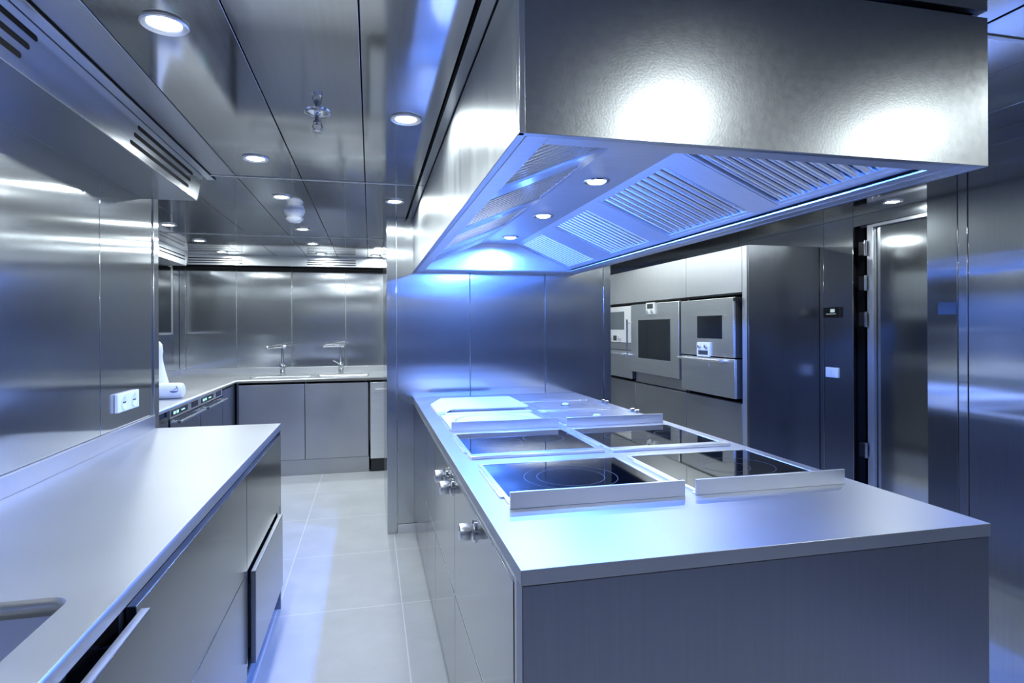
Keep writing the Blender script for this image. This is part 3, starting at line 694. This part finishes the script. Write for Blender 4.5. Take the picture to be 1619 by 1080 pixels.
# far machine
t = thing('coffee_machine', 'white-faced built-in machine with grey screen, furthest in the oven wall', 'coffee machine', (XO, 5.9, 1.2))
B(XO, XC + .40, 5.575, 6.30, 1.13, 1.578).build('body', 'inner', t)
d_ = B(XO - .014, XO - .0005, 5.575, 6.30, 1.205, 1.578).build('front', 'white', t, .002)
B(XO - .016, XO - .014, 5.735, 6.15, 1.338, 1.525).build('screen', 'gglass', d_, .001)
module(d_, 5.87, 6.03, 1.205, 1.29, XO - .014, (5.905, 5.995, 1.222, 1.275), ((5.83, 1.25), (6.07, 1.25)))
B(XO - .008, XO - .0005, 5.575, 6.30, 1.13, 1.20).build('lower_strip', 'satin', t, .001)
t = thing('warming_drawer', 'steel drawer with bar handle below the white-faced machine', 'drawer', (XO, 5.9, .84))
B(XO + .002, XC + .40, 5.575, 6.30, .845, 1.123).build('body', 'inner', t)
B(XO - .014, XO + .0015, 5.575, 6.30, .845, 1.123).build('drawer_front', 'oven', t, .002)
MB().tube([(XO - .055, 5.72, 1.088), (XO - .055, 6.24, 1.088)], .010).tube([(XO - .014, 5.74, 1.086), (XO - .055, 5.74, 1.088)], .008).tube([(XO - .014, 6.22, 1.086), (XO - .055, 6.22, 1.088)], .008).build('handle', 'satin', t)

# thermostat, switch, and a dark sheet as the thermostat's dim reflection on the pillar
t = thing('thermostat', 'black wall thermostat with small lit screen beside the tall cabinet', 'thermostat', (3.169, 3.58, 1.46))
B(3.155, 3.170, 3.503, 3.660, 1.424, 1.499).build('case', 'black', t, .002)
MB().box(3.154, 3.155, 3.55, 3.59, 1.462, 1.485).box(3.154, 3.155, 3.54, 3.63, 1.449, 1.452).build('display', 'lcd_lit', t)
t = thing('light_switch', 'white light switch on the steel wall below the thermostat', 'light switch', (3.169, 3.59, 1.04))
B(3.160, 3.170, 3.533, 3.645, 1.004, 1.074).build('plate', 'white', t, .002)
MB().box(3.156, 3.160, 3.552, 3.586, 1.016, 1.062).box(3.156, 3.160, 3.590, 3.624, 1.016, 1.062).build('rocker', 'white', t, .001)
tag(B(2.2795, 2.2812, 1.922, 2.00, 1.412, 1.462).build('thermostat_reflection', 'rubber'), 'dim thermostat reflection made as a dark sheet on the narrow steel pillar right of the door', 'reflection')

# ------------------------------------------------------------------ camera, world, view
cam = bpy.data.cameras.new('camera'); co = bpy.data.objects.new('camera', cam); C.objects.link(co); S.camera = co
F, YAW, ROLL, CY = 946.69, .2322, -.0044, 517.56
cam.sensor_width = 36; cam.sensor_fit = 'HORIZONTAL'; cam.lens = 36 * F / 1619; cam.shift_y = -(540 - CY) / 1619; cam.clip_start = .02
right = Vector((math.cos(YAW), -math.sin(YAW), 0)); up = Vector((0, 0, 1)); fw = Vector((math.sin(YAW), math.cos(YAW), 0))
r2 = right*math.cos(ROLL) + up*math.sin(ROLL); u2 = -right*math.sin(ROLL) + up*math.cos(ROLL)
co.matrix_world = Matrix((( r2.x, u2.x, -fw.x, 0), (r2.y, u2.y, -fw.y, 0), (r2.z, u2.z, -fw.z, 1.367), (0, 0, 0, 1)))
wd = bpy.data.worlds.new('world'); S.world = wd; wd.use_nodes = True
wd.node_tree.nodes['Background'].inputs[0].default_value = (.02, .025, .04, 1); wd.node_tree.nodes['Background'].inputs[1].default_value = .5
S.view_settings.view_transform = 'Standard'; S.view_settings.look = 'None'; S.view_settings.gamma = 1; S.view_settings.use_curve_mapping = False
S.view_settings.exposure = 0.55
S.cycles.max_bounces = 14; S.cycles.glossy_bounces = 12; S.cycles.diffuse_bounces = 5
S.cycles.sample_clamp_indirect = 8
